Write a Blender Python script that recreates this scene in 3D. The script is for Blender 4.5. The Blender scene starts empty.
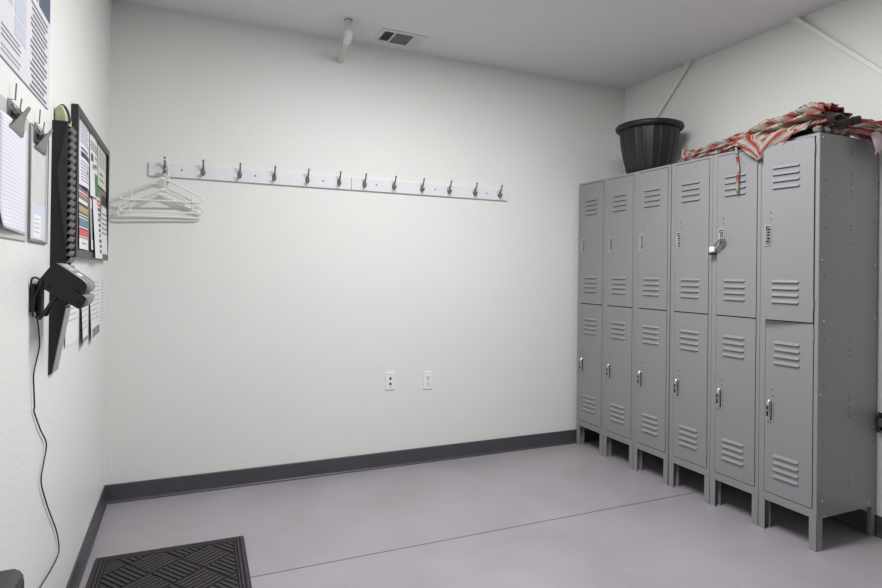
import bpy, bmesh, math, random
from mathutils import Vector, Matrix
R = math.radians
PI = math.pi
random.seed(7)
scene = bpy.context.scene
COL = scene.collection

# ------------------------------------------------------------------ room size
W, H, D = 3.6005, 2.7821, -6.4        # width, ceiling height, y of the wall behind the camera
XL = 3.1338                            # plane of the locker fronts

# ------------------------------------------------------------------ materials
def mat(name, col, rough=.5, metal=0.0, spec=.5, bump=None, vary=None, emit=None, trans=0, alpha=1):
    m = bpy.data.materials.new(name)
    m.use_nodes = True
    nt = m.node_tree
    b = nt.nodes['Principled BSDF']
    b.inputs['Base Color'].default_value = (*col, 1)
    b.inputs['Roughness'].default_value = rough
    b.inputs['Metallic'].default_value = metal
    b.inputs['Specular IOR Level'].default_value = spec
    b.inputs['Transmission Weight'].default_value = trans
    tc = nt.nodes.new('ShaderNodeTexCoord')
    if vary:                            # (scale, amount)
        n = nt.nodes.new('ShaderNodeTexNoise'); n.inputs['Scale'].default_value = vary[0]; n.inputs['Detail'].default_value = 4
        nt.links.new(tc.outputs['Object'], n.inputs['Vector'])
        r = nt.nodes.new('ShaderNodeValToRGB')
        a = vary[1]
        r.color_ramp.elements[0].position = .3; r.color_ramp.elements[1].position = .7
        r.color_ramp.elements[0].color = (*[c*(1-a) for c in col], 1)
        r.color_ramp.elements[1].color = (*[min(1, c*(1+a)) for c in col], 1)
        nt.links.new(n.outputs['Fac'], r.inputs['Fac']); nt.links.new(r.outputs['Color'], b.inputs['Base Color'])
    if bump:                            # (scale, strength, distance)
        n = nt.nodes.new('ShaderNodeTexNoise'); n.inputs['Scale'].default_value = bump[0]; n.inputs['Detail'].default_value = 5
        nt.links.new(tc.outputs['Object'], n.inputs['Vector'])
        k = nt.nodes.new('ShaderNodeBump'); k.inputs['Strength'].default_value = bump[1]; k.inputs['Distance'].default_value = bump[2]
        nt.links.new(n.outputs['Fac'], k.inputs['Height']); nt.links.new(k.outputs['Normal'], b.inputs['Normal'])
    return m

def srgb(r, g, b):
    f = lambda c: (c/255/12.92) if c/255 <= .04045 else ((c/255+.055)/1.055)**2.4
    return (f(r), f(g), f(b))

M = {}
M['wall'] = mat('wall_paint', (.815, .825, .80), .45, spec=.3, bump=(60, .24, .006), vary=(1.4, .012))
M['ceiling'] = mat('ceiling_paint', (.80, .785, .785), .8, spec=.2, bump=(90, .35, .004), vary=(1.2, .012))
M['base'] = mat('vinyl_base', srgb(74, 74, 80), .42, vary=(9, .06))
M['locker'] = mat('grey_enamel', srgb(143, 143, 146), .36, spec=.45, bump=(260, .04, .001), vary=(3, .015))
M['locker_in'] = mat('locker_inside', srgb(70, 70, 72), .6)
M['hole'] = mat('dark_hole', (.012, .012, .013), .8)
M['chrome'] = mat('chrome', (.62, .62, .63), .22, 1.0)
M['latchplate'] = mat('latch_plate', (.50, .50, .51), .3, .6)
M['shackle'] = mat('shackle_steel', (.34, .34, .35), .3, .9)
M['steel'] = mat('brushed_steel', (.38, .38, .37), .36, 1.0, vary=(30, .1))
M['screw'] = mat('zinc_screw', (.62, .61, .58), .4, .6)
M['nickel'] = mat('antique_nickel', (.28, .27, .26), .32, .9)
M['railwhite'] = mat('white_gloss_paint', srgb(232, 231, 236), .35, bump=(70, .05, .001))
M['hanger'] = mat('white_plastic', srgb(238, 238, 236), .35)
M['plate'] = mat('outlet_plastic', srgb(240, 240, 242), .3)
M['pvc'] = mat('white_pvc', srgb(214, 213, 210), .45)
M['pvc2'] = mat('white_pvc_fitting', srgb(232, 231, 230), .4)
M['conduit'] = mat('painted_conduit', srgb(238, 238, 236), .4)
M['ventwhite'] = mat('vent_enamel', srgb(224, 224, 222), .5)
M['ventgrey'] = mat('vent_blade', srgb(120, 120, 118), .55)
M['ventdark'] = mat('vent_duct', srgb(70, 70, 69), .7)
M['potblack'] = mat('pot_plastic', srgb(24, 22, 26), .5, vary=(14, .25), bump=(60, .06, .002))
M['black'] = mat('black_plastic', srgb(30, 29, 31), .45)
M['blackm'] = mat('black_metal', srgb(24, 23, 25), .5, bump=(90, .08, .001))
M['rackgrey'] = mat('rack_lip', srgb(112, 111, 112), .5)
M['racklight'] = mat('rack_front', srgb(150, 148, 147), .4)
M['charcoal'] = mat('charcoal_metal', srgb(54, 53, 55), .5)
M['bezel'] = mat('grey_bezel', srgb(128, 124, 132), .42)
M['screen'] = mat('pale_screen', srgb(186, 186, 196), .25)
M['led'] = mat('white_badge', srgb(238, 240, 250), .3)
M['paper'] = mat('paper', srgb(236, 234, 236), .8, vary=(12, .015))
M['paperlav'] = mat('paper_lavender', srgb(232, 228, 240), .8)
M['paperdull'] = mat('paper_dull', srgb(206, 207, 204), .7, vary=(16, .05))
M['inkfaint'] = mat('faint_ink', srgb(206, 206, 210), .8)
M['posterpaper'] = mat('poster_paper', srgb(218, 214, 222), .7)
M['postink'] = mat('poster_ink', srgb(120, 120, 128), .8)
M['papercream'] = mat('paper_cream', srgb(220, 222, 206), .8)
M['ink'] = mat('dark_ink', srgb(70, 72, 78), .8)
M['inklight'] = mat('light_ink', srgb(150, 150, 160), .8)
M['bluegrey'] = mat('blue_grey_print', srgb(194, 197, 210), .8, vary=(160, .08))
M['slate'] = mat('slate_print', srgb(88, 98, 116), .8)
M['green'] = mat('green_print', srgb(60, 138, 74), .7)
M['red'] = mat('red_print', srgb(214, 82, 92), .7)
M['pink'] = mat('pink_print', srgb(222, 96, 120), .7)
M['tan'] = mat('tan_print', srgb(190, 164, 120), .7)
M['olive'] = mat('olive_print', srgb(96, 128, 84), .7)
M['bluep'] = mat('blue_print', srgb(112, 140, 158), .7)
M['darkp'] = mat('dark_print', srgb(62, 62, 66), .7)
M['greyp'] = mat('grey_print', srgb(136, 136, 140), .7)
M['lightblue'] = mat('light_blue_print', srgb(208, 214, 228), .7)
M['cork'] = mat('cork', srgb(142, 130, 122), .9, vary=(220, .25), bump=(240, .3, .002))
M['frame'] = mat('board_frame', srgb(38, 36, 36), .35, bump=(60, .05, .001))
M['beige'] = mat('beige_vinyl', srgb(186, 184, 150), .5, vary=(18, .08))
M['clearboard'] = mat('smoky_plastic', srgb(196, 197, 196), .3)
M['clearrim'] = mat('grey_plastic_rim', srgb(128, 130, 130), .35)
M['rubber'] = mat('mat_backing', srgb(44, 42, 43), .8)
M['carpet'] = mat('mat_pile', srgb(78, 74, 78), .95, spec=.1, vary=(420, .4), bump=(500, .8, .004))
M['carpetshade'] = mat('mat_groove_shade', srgb(54, 51, 54), .95, spec=.1, vary=(380, .4), bump=(500, .8, .004))  # darker than the pile: shading of the grooves put into the colour
M['lit_pad'] = mat('lit_backrest', srgb(62, 59, 58), .45, bump=(200, .1, .001))  # black backrest greyed, so the light on its top is in the colour
M['seatcloth'] = mat('chair_fabric', srgb(44, 44, 48), .9, bump=(300, .4, .002))
M['lining'] = mat('pink_lining', srgb(206, 186, 190), .85, vary=(20, .08))
M['greycloth'] = mat('dirty_grey_cloth', srgb(134, 126, 122), .9, vary=(24, .3))

# painted concrete floor: mottled lilac grey, a thin saw joint, a dusty worn patch by the lockers, scuffs
def floor_mat():
    m = bpy.data.materials.new('painted_concrete'); m.use_nodes = True
    nt = m.node_tree; b = nt.nodes['Principled BSDF']; N = nt.nodes.new; L = nt.links.new
    tc = N('ShaderNodeTexCoord'); sep = N('ShaderNodeSeparateXYZ'); L(tc.outputs['Object'], sep.inputs[0])
    n1 = N('ShaderNodeTexNoise'); n1.inputs['Scale'].default_value = 2.2; n1.inputs['Detail'].default_value = 6; L(tc.outputs['Object'], n1.inputs[0])
    r1 = N('ShaderNodeValToRGB'); L(n1.outputs['Fac'], r1.inputs[0])
    r1.color_ramp.elements[0].position = .32; r1.color_ramp.elements[1].position = .68
    r1.color_ramp.elements[0].color = (*srgb(155, 150, 155), 1); r1.color_ramp.elements[1].color = (*srgb(165, 160, 167), 1)
    n2 = N('ShaderNodeTexNoise'); n2.inputs['Scale'].default_value = 5; n2.inputs['Detail'].default_value = 8; L(tc.outputs['Object'], n2.inputs[0])
    # worn sandy patch around (2.95, -0.2)
    cmb = N('ShaderNodeVectorMath'); cmb.operation = 'DISTANCE'; cmb.inputs[1].default_value = (2.98, -.15, 0); L(tc.outputs['Object'], cmb.inputs[0])
    mr = N('ShaderNodeMapRange'); mr.inputs[1].default_value = .52; mr.inputs[2].default_value = .05; L(cmb.outputs['Value'], mr.inputs[0])
    mu = N('ShaderNodeMath'); mu.operation = 'MULTIPLY'; L(mr.outputs[0], mu.inputs[0]); L(n2.outputs['Fac'], mu.inputs[1])
    mx = N('ShaderNodeMix'); mx.data_type = 'RGBA'; L(mu.outputs[0], mx.inputs['Factor']); L(r1.outputs['Color'], mx.inputs['A'])
    mx.inputs['B'].default_value = (*srgb(176, 170, 158), 1)
    # scuffs
    mp = N('ShaderNodeMapping'); mp.inputs['Scale'].default_value = (1.6, 9, 1); mp.inputs['Rotation'].default_value = (0, 0, .5); L(tc.outputs['Object'], mp.inputs[0])
    n3 = N('ShaderNodeTexNoise'); n3.inputs['Scale'].default_value = 2.5; n3.inputs['Detail'].default_value = 3; L(mp.outputs[0], n3.inputs[0])
    r3 = N('ShaderNodeMapRange'); r3.inputs[1].default_value = .70; r3.inputs[2].default_value = .80; r3.inputs[4].default_value = .5; L(n3.outputs['Fac'], r3.inputs[0])
    mx2 = N('ShaderNodeMix'); mx2.data_type = 'RGBA'; L(r3.outputs[0], mx2.inputs['Factor']); L(mx.outputs['Result'], mx2.inputs['A'])
    mx2.inputs['B'].default_value = (*srgb(180, 175, 180), 1)
    # joint across the room
    ad = N('ShaderNodeMath'); ad.operation = 'ADD'; ad.inputs[1].default_value = 1.103; L(sep.outputs['Y'], ad.inputs[0])
    ab = N('ShaderNodeMath'); ab.operation = 'ABSOLUTE'; L(ad.outputs[0], ab.inputs[0])
    lt = N('ShaderNodeMath'); lt.operation = 'LESS_THAN'; lt.inputs[1].default_value = .0034; L(ab.outputs[0], lt.inputs[0])
    mx3 = N('ShaderNodeMix'); mx3.data_type = 'RGBA'; L(lt.outputs[0], mx3.inputs['Factor']); L(mx2.outputs['Result'], mx3.inputs['A'])
    mx3.inputs['B'].default_value = (*srgb(74, 69, 73), 1)
    L(mx3.outputs['Result'], b.inputs['Base Color'])
    b.inputs['Roughness'].default_value = .38; b.inputs['Specular IOR Level'].default_value = .4
    n4 = N('ShaderNodeTexNoise'); n4.inputs['Scale'].default_value = 30; n4.inputs['Detail'].default_value = 6; L(tc.outputs['Object'], n4.inputs[0])
    bp = N('ShaderNodeBump'); bp.inputs['Strength'].default_value = .12; bp.inputs['Distance'].default_value = .004; L(n4.outputs['Fac'], bp.inputs['Height'])
    L(bp.outputs['Normal'], b.inputs['Normal'])
    return m
M['floor'] = floor_mat()

# striped canvas of the umbrella: repeating beige / black line / red / black line along U
def canvas_mat():
    m = bpy.data.materials.new('striped_canvas'); m.use_nodes = True
    nt = m.node_tree; b = nt.nodes['Principled BSDF']; N = nt.nodes.new; L = nt.links.new
    uv = N('ShaderNodeUVMap'); uv.uv_map = 'UVMap'
    sep = N('ShaderNodeSeparateXYZ'); L(uv.outputs[0], sep.inputs[0])
    ns = N('ShaderNodeTexNoise'); ns.inputs['Scale'].default_value = 3.0; L(uv.outputs[0], ns.inputs[0])
    a1 = N('ShaderNodeMath'); a1.operation = 'MULTIPLY_ADD'; a1.inputs[1].default_value = .25; L(ns.outputs['Fac'], a1.inputs[0]); L(sep.outputs['X'], a1.inputs[2])
    fr = N('ShaderNodeMath'); fr.operation = 'FRACT'; L(a1.outputs[0], fr.inputs[0])
    r = N('ShaderNodeValToRGB'); r.color_ramp.interpolation = 'CONSTANT'; L(fr.outputs[0], r.inputs[0])
    e = r.color_ramp.elements
    be, rd, bk, gy = srgb(172, 163, 152), srgb(160, 56, 53), srgb(50, 43, 42), srgb(118, 108, 104)
    seq = [(0, be), (.30, bk), (.35, be), (.42, rd), (.70, be), (.74, bk), (.79, be), (.86, gy), (.92, be)]
    e[0].position = 0; e[0].color = (*be, 1); e[1].position = seq[1][0]; e[1].color = (*seq[1][1], 1)
    for p, c in seq[2:]:
        q = e.new(p); q.color = (*c, 1)
    n2 = N('ShaderNodeTexNoise'); n2.inputs['Scale'].default_value = 14; n2.inputs['Detail'].default_value = 5; L(uv.outputs[0], n2.inputs[0])
    mr = N('ShaderNodeMapRange'); mr.inputs[1].default_value = .35; mr.inputs[2].default_value = .7; mr.inputs[3].default_value = 1; mr.inputs[4].default_value = .55; L(n2.outputs['Fac'], mr.inputs[0])
    mx = N('ShaderNodeMix'); mx.data_type = 'RGBA'; mx.blend_type = 'MULTIPLY'; mx.inputs['Factor'].default_value = 1
    L(r.outputs['Color'], mx.inputs['A']); L(mr.outputs[0], mx.inputs['B']); L(mx.outputs['Result'], b.inputs['Base Color'])
    b.inputs['Roughness'].default_value = .9; b.inputs['Specular IOR Level'].default_value = .15
    return m
M['canvas'] = canvas_mat()

def grid_paper():
    m = bpy.data.materials.new('gridded_form_paper'); m.use_nodes = True
    nt = m.node_tree; b = nt.nodes['Principled BSDF']; N = nt.nodes.new; L = nt.links.new
    tc = N('ShaderNodeTexCoord'); mp = N('ShaderNodeMapping'); L(tc.outputs['Object'], mp.inputs[0])
    mp.inputs['Rotation'].default_value = (0, R(90), 0)
    sep = N('ShaderNodeSeparateXYZ'); L(tc.outputs['Object'], sep.inputs[0])
    outs = []
    for ax, pitch in (('Y', .017), ('Z', .0095)):
        d = N('ShaderNodeMath'); d.operation = 'DIVIDE'; d.inputs[1].default_value = pitch; L(sep.outputs[ax], d.inputs[0])
        f = N('ShaderNodeMath'); f.operation = 'FRACT'; L(d.outputs[0], f.inputs[0])
        t = N('ShaderNodeMath'); t.operation = 'LESS_THAN'; t.inputs[1].default_value = .16; L(f.outputs[0], t.inputs[0]); outs.append(t)
    mxm = N('ShaderNodeMath'); mxm.operation = 'MAXIMUM'; L(outs[0].outputs[0], mxm.inputs[0]); L(outs[1].outputs[0], mxm.inputs[1])
    mx = N('ShaderNodeMix'); mx.data_type = 'RGBA'; L(mxm.outputs[0], mx.inputs['Factor'])
    mx.inputs['A'].default_value = (*srgb(236, 233, 244), 1); mx.inputs['B'].default_value = (*srgb(200, 198, 212), 1)
    L(mx.outputs['Result'], b.inputs['Base Color']); b.inputs['Roughness'].default_value = .8
    return m
M['gridpaper'] = grid_paper()

# ------------------------------------------------------------------ mesh builder
class MB:
    def __init__(s): s.v = []; s.f = []; s.m = []; s.sm = []; s.uv = {}
    def add(s, vs, fs, mi=0, smooth=False, uvs=None):
        o = len(s.v); s.v += [Vector(p) for p in vs]
        for i, f in enumerate(fs):
            s.f.append([o+k for k in f]); s.m.append(mi); s.sm.append(smooth)
            if uvs: s.uv[len(s.f)-1] = [uvs[k] for k in f]
    def box(s, a, b, mi=0, mtx=None):
        x0, x1 = sorted((a[0], b[0])); y0, y1 = sorted((a[1], b[1])); z0, z1 = sorted((a[2], b[2]))
        vs = [Vector(p) for p in ((x0,y0,z0),(x1,y0,z0),(x1,y1,z0),(x0,y1,z0),(x0,y0,z1),(x1,y0,z1),(x1,y1,z1),(x0,y1,z1))]
        if mtx: vs = [mtx @ p for p in vs]
        s.add(vs, [(0,3,2,1),(4,5,6,7),(0,1,5,4),(1,2,6,5),(2,3,7,6),(3,0,4,7)], mi)
    def prism(s, poly, ax, a, b, mi=0, smooth=False):
        # poly: 2-D points in the two other axes (cyclic order), extruded along axis ax from a to b
        def P(p, t):
            q = [0, 0, 0]; o = [k for k in range(3) if k != ax]; q[o[0]] = p[0]; q[o[1]] = p[1]; q[ax] = t; return q
        n = len(poly)
        s.add([P(p, a) for p in poly] + [P(p, b) for p in poly],
              [tuple(range(n)), tuple(range(2*n-1, n-1, -1))], mi)
        o = len(s.v) - 2*n
        for i in range(n):
            j = (i+1) % n
            s.f.append([o+i, o+i+n, o+j+n, o+j]); s.m.append(mi); s.sm.append(smooth)
    def tube(s, pts, r, seg=8, mi=0, cap=True, closed=False):
        pts = [Vector(p) for p in pts]; n = len(pts)
        rr = r if isinstance(r, (list, tuple)) else [r]*n
        rings = []; up = None
        for i in range(n):
            if closed: t = (pts[(i+1) % n]-pts[i-1]).normalized()
            else: t = ((pts[min(i+1, n-1)]-pts[max(i-1, 0)])).normalized()
            if up is None:
                up = Vector((0, 0, 1)) if abs(t.z) < .9 else Vector((1, 0, 0))
            up = (up - t*up.dot(t)).normalized(); sd = t.cross(up)
            rings.append([pts[i] + (up*math.cos(2*PI*k/seg)+sd*math.sin(2*PI*k/seg))*rr[i] for k in range(seg)])
        vs = [p for g in rings for p in g]; fs = []
        for i in range(n if closed else n-1):
            for k in range(seg):
                a = i*seg+k; b_ = i*seg+(k+1) % seg; j = (i+1) % n
                fs.append((a, b_, j*seg+(k+1) % seg, j*seg+k))
        s.add(vs, fs, mi, True)
        if cap and not closed:
            s.add(rings[0], [tuple(range(seg))], mi); s.add(rings[-1], [tuple(range(seg-1, -1, -1))], mi)
    def lathe(s, prof, c, seg=32, mi=0, ax=2, sx=1, sy=1, wob=None):
        vs = []; n = len(prof)
        for i, (r, h) in enumerate(prof):
            for k in range(seg):
                a = 2*PI*k/seg; q = r*(1+(wob(k, i) if wob else 0))
                p = [q*math.cos(a)*sx, q*math.sin(a)*sy, h]
                if ax == 0: p = [h, p[0], p[1]]
                elif ax == 1: p = [p[0], h, p[1]]
                vs.append(Vector(p)+Vector(c))
        fs = [(i*seg+k, i*seg+(k+1) % seg, (i+1)*seg+(k+1) % seg, (i+1)*seg+k) for i in range(n-1) for k in range(seg)]
        s.add(vs, fs, mi, True)
        if prof[0][0] > 1e-5: s.add(vs[:seg], [tuple(range(seg-1, -1, -1))], mi)
        if prof[-1][0] > 1e-5: s.add(vs[-seg:], [tuple(range(seg))], mi)
    def ball(s, c, r, mi=0, seg=12, sc=(1, 1, 1)):
        prof = [(max(1e-6, r*math.sin(PI*i/8)), -r*math.cos(PI*i/8)*sc[2]) for i in range(9)]
        s.lathe(prof, c, seg, mi, 2, sc[0], sc[1])
    def disc(s, c, r, ax, mi=0, t=.001, seg=12, sy=1):
        s.lathe([(r, -t/2), (r, t/2)], c, seg, mi, ax, 1, sy)
    def sheet(s, fn, nu, nv, mi=0, uvf=None):
        vs = [Vector(fn(i/nu, j/nv)) for i in range(nu+1) for j in range(nv+1)]
        fs = [(i*(nv+1)+j, (i+1)*(nv+1)+j, (i+1)*(nv+1)+j+1, i*(nv+1)+j+1) for i in range(nu) for j in range(nv)]
        uvs = [uvf(i/nu, j/nv) for i in range(nu+1) for j in range(nv+1)] if uvf else None
        s.add(vs, fs, mi, True, uvs)
    def build(s, name, mats, parent=None, loc=(0, 0, 0), bevel=0, seg=2, solid=0, weld=True, fix=True):
        me = bpy.data.meshes.new(name)
        me.from_pydata([tuple(p) for p in s.v], [], s.f)
        for m in (mats if isinstance(mats, (list, tuple)) else [mats]):
            me.materials.append(M[m] if isinstance(m, str) else m)
        for i, p in enumerate(me.polygons):
            p.material_index = s.m[i]; p.use_smooth = s.sm[i]
        if s.uv:
            ul = me.uv_layers.new(name='UVMap')
            for i, p in enumerate(me.polygons):
                if i in s.uv:
                    for k, li in enumerate(p.loop_indices): ul.data[li].uv = s.uv[i][k]
        if fix:
            bm = bmesh.new(); bm.from_mesh(me)
            bmesh.ops.recalc_face_normals(bm, faces=bm.faces); bm.to_mesh(me); bm.free()
        o = bpy.data.objects.new(name, me); COL.objects.link(o)
        o.location = loc
        if parent: o.parent = parent
        if bevel:
            b = o.modifiers.new('bevel', 'BEVEL'); b.width = bevel; b.segments = seg; b.limit_method = 'ANGLE'; b.angle_limit = R(40)
        if solid:
            q = o.modifiers.new('solid', 'SOLIDIFY'); q.thickness = solid; q.offset = 0
        return o

def tag(o, label, cat, group=None):
    o['label'] = label; o['category'] = cat
    if group: o['group'] = group
    return o
def thing(name, label, cat, loc=(0, 0, 0), rz=0, group=None):
    o = bpy.data.objects.new(name, None); COL.objects.link(o)
    o.empty_display_size = .1
    o.location = loc; o.rotation_euler = (0, 0, rz)
    return tag(o, label, cat, group)
def struct(o): o['kind'] = 'structure'; return o
def dup(o, parent=None):
    c = o.copy(); COL.objects.link(c)
    if parent: c.parent = parent
    for ch in list(o.children): dup(ch, c)
    return c
def arc(c, r, a0, a1, n, plane='xz', y=0):
    out = []
    for i in range(n+1):
        a = R(a0+(a1-a0)*i/n); p = (r*math.cos(a), r*math.sin(a))
        out.append({'xz': (c[0]+p[0], y, c[1]+p[1]), 'yz': (y, c[0]+p[0], c[1]+p[1]), 'xy': (c[0]+p[0], c[1]+p[1], y)}[plane])
    return out
def smooth_path(pts, n=8):                # Catmull-Rom
    P = [Vector(p) for p in pts]; out = []
    for i in range(len(P)-1):
        a, b, c, d = P[max(i-1, 0)], P[i], P[i+1], P[min(i+2, len(P)-1)]
        for k in range(n):
            t = k/n
            out.append(.5*((2*b)+(c-a)*t+(2*a-5*b+4*c-d)*t*t+(3*b-a-3*c+d)*t**3))
    out.append(P[-1]); return out

# ------------------------------------------------------------------ the setting
T = .10
b = MB(); b.box((-T, D-T, -T), (W+T, T, 0)); struct(b.build('floor', 'floor'))
b = MB(); b.box((-T, D-T, H), (W+T, T, H+T)); struct(b.build('ceiling', 'ceiling'))
b = MB(); b.box((-T, 0, 0), (W+T, T, H)); struct(b.build('wall_back', 'wall'))
b = MB(); b.box((-T, D, 0), (0, 0, H)); struct(b.build('wall_left', 'wall'))
b = MB(); b.box((W, D, 0), (W+T, 0, H)); struct(b.build('wall_right', 'wall'))
b = MB(); b.box((-T, D-T, 0), (W+T, D, H)); struct(b.build('wall_front', 'wall'))
hb = .1022
def base_prof(sign=1):                     # thickness outwards, height: cove foot
    return [(0, 0), (.0165, 0), (.0165, .0035), (.012, .006), (.0085, .011), (.0065, .02), (.0065, hb-.004), (.004, hb), (0, hb)]
b = MB(); b.prism([(-t, z) for t, z in base_prof()], 0, .0066, W-.0066); struct(b.build('baseboard_back', 'base'))
b = MB(); b.prism([(t, z) for t, z in base_prof()], 1, D, -.0001); struct(b.build('baseboard_left', 'base'))
b = MB(); b.prism([(W-t, z) for t, z in base_prof()], 1, D, -.0001); struct(b.build('baseboard_right', 'base'))

# ------------------------------------------------------------------ lockers
LW, PITCH, LD, LH, LB = .3032, .3048, .452, 1.985, .153
Y0 = -.0466
def louvres(m, y0, y1, z0, n=4, pitch=.0337):
    for k in range(n):
        z = z0-k*pitch
        # pressed hood: flush on top, standing out at the bottom, dark slot below
        pr = [(-.0021, z+.004), (-.0105, z-.0085), (-.0105, z-.0110), (-.0021, z-.0105)]
        ya, yb = y0+.006, y1-.006
        vs = [(p[0], ya, p[1]) for p in pr] + [(p[0], yb, p[1]) for p in pr]
        vs += [(-.0021, y0, z-.0035), (-.0021, y1, z-.0035)]
        m.add(vs, [(0, 1, 5, 4), (1, 2, 6, 5), (2, 3, 7, 6), (0, 8, 1), (1, 8, 2), (2, 8, 3), (4, 5, 9), (5, 6, 9), (6, 7, 9)], 0)
        m.box((-.0022, y0+.004, z-.0135), (-.00205, y1-.004, z-.0100), 1)
def make_door(parent, zb, h, lv_up, lv_lo, hz, up):
    m = MB(); m.box((-.002, .0, 0), (.016, .2462, h))
    m2 = MB()
    louvres(m2, .063, .201, lv_up-zb); louvres(m2, .063, .201, lv_lo-zb)
    for dz in (.135, .165, .172):
        m2.disc((-.0022, .205, hz-zb+dz-.055), .0032 if dz < .17 else .0022, 0, 1, .0006, 8)
    m2.disc((-.0022, .10, h-.035), .002, 0, 1, .0006, 8); m2.disc((-.0022, .15, h-.035), .002, 0, 1, .0006, 8)
    for vs, src in ((m2, m2),):
        m.v, o = m.v, len(m.v)
        m.v = m.v + m2.v
        m.f += [[k+o for k in f] for f in m2.f]; m.m += m2.m; m.sm += m2.sm
    d = m.build('door', ['locker', 'hole'], parent, (0, -.2805, zb), fix=False)
    # recessed chrome latch handle, child of the door
    q = MB(); yc, zc = .2185, hz-zb
    q.box((-.0055, yc-.019, zc-.054), (-.002, yc+.019, zc+.054), 2)
    q.box((-.0062, yc-.013, zc-.046), (-.0050, yc+.010, zc+.046), 1)
    if up:
        for k, (h0, w0) in enumerate(((.036, .008), (.020, .011), (.005, .007), (-.010, .011), (-.026, .009), (-.040, .011))):
            q.box((-.010, yc-.012, zc+h0-.0045), (-.0055, yc-.012+w0*1.6, zc+h0+.0045), 0)
        q.box((-.013, yc-.002, zc-.030), (-.0055, yc+.008, zc+.030), 0)
    else:
        q.tube([(-.006, yc-.001, zc-.046), (-.010, yc-.001, zc-.036), (-.013, yc-.001, zc-.010), (-.014, yc-.001, zc+.026), (-.011, yc-.001, zc+.050), (-.006, yc-.001, zc+.058)], [.005, .008, .0105, .0115, .010, .006], 12)
        q.box((-.0258, yc-.0055, zc-.022), (-.014, yc+.0035, zc+.002), 1)
        q.box((-.0262, yc-.0055, zc+.010), (-.014, yc+.0035, zc+.030), 1)
    hnd = q.build('handle', ['chrome', 'hole', 'latchplate'], d, bevel=.0012); hnd['label'] = 'chrome latch handle'
    for z in (.06, h-.085):
        q = MB(); q.tube([(-.0035, -.0015, z), (-.0035, -.0015, z+.055)], .0032, 8); q.build('hinge', 'locker', d)
    return d
def make_leg(front, far):
    # C channel: web along the outer side, flanges front and back
    m = MB(); w = .036; t = .0022
    y_out = 0 if far else -LW; y_in = -w if far else -LW+w
    x0 = 0.0006 if front else LD-.046; x1 = x0+.045
    m.box((x0, y_out, 0), (x1, y_out-t if far else y_out+t, LB-.0005))
    if not front: x0 = LD-.030; m = MB(); m.box((x0, y_out, 0), (x1, y_out-t if far else y_out+t, LB-.0005))
    m.box((x0, y_out, 0), (x0+t, y_in if front else y_out+(y_in-y_out)*.22, LB-.0005))
    m.box((x1-t, y_out, 0), (x1, y_in, LB-.0005))
    return m
lk = thing('locker', '', 'locker', (XL, Y0, 0), 0, 'grey double tier lockers')
m = MB()                                   # carcass: sides, top, bottom, back, middle shelf
t = .0015
m.box((.0006, 0, LB), (LD, -t, LH-.0005)); m.box((.0006, -LW+t, LB), (LD, -LW, LH-.0005))
m.box((.0006, -t, LH-.002), (LD, -LW+t, LH-.0005)); m.box((.0006, -t, LB), (LD, -LW+t, LB+.0015)); m.box((LD-.0015, -t, LB+.0015), (LD, -LW+t, LH-.002))
m.build('cabinet_body', 'locker', lk)
m = MB(); m.box((.02, -.003, 1.0755), (LD-.004, -LW+.003, 1.0785)); m.build('shelf', 'locker_in', lk)
m = MB(); F = .018                        # face frame
m.box((0, -.0016, LB), (F, -.0305, LH)); m.box((0, -.2835, LB), (F, -LW+.0016, LH))
m.box((0, -.0305, LH-.0135), (F, -.2835, LH)); m.box((0, -.0305, LB), (F, -.2835, LB+.0415))
m.build('face_frame', 'locker', lk, bevel=.0012)
for fr in (True, False):
    for far in (True, False):
        make_leg(fr, far).build('leg', 'locker', lk)
make_door(lk, 1.0805, .8875, 1.852, 1.279, 1.508, True)
make_door(lk, .1985, .8755, .970, .397, .612, False)
lock_labels = ['farthest grey locker, its left side against the back wall',
               'second grey locker from the back wall, standing under the left half of the black planter',
               'third grey locker from the back wall, standing under the right half of the black planter',
               'fourth grey locker from the back wall, immediately left of the padlocked one',
               'grey locker with a padlock on its upper door and a striped strap hanging over it',
               'nearest grey locker with exposed side panel and upper door standing slightly ajar']
lockers = []
for n in range(6):
    o = lk if n == 0 else dup(lk)
    o.location = (XL, Y0-PITCH*n + (.0045 if n < 3 else -.0020), 0)
    o['label'] = lock_labels[n]; lockers.append(o)
last = lockers[5]
updoor = [c for c in last.children if c.name.startswith('door')][0]
for c in last.children:
    if c.name.startswith('door') and c.location.z > .9: updoor = c
updoor.rotation_euler = (0, 0, R(6.5)); updoor.location.x -= .004; updoor['label'] = 'upper door hanging slightly open'
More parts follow.
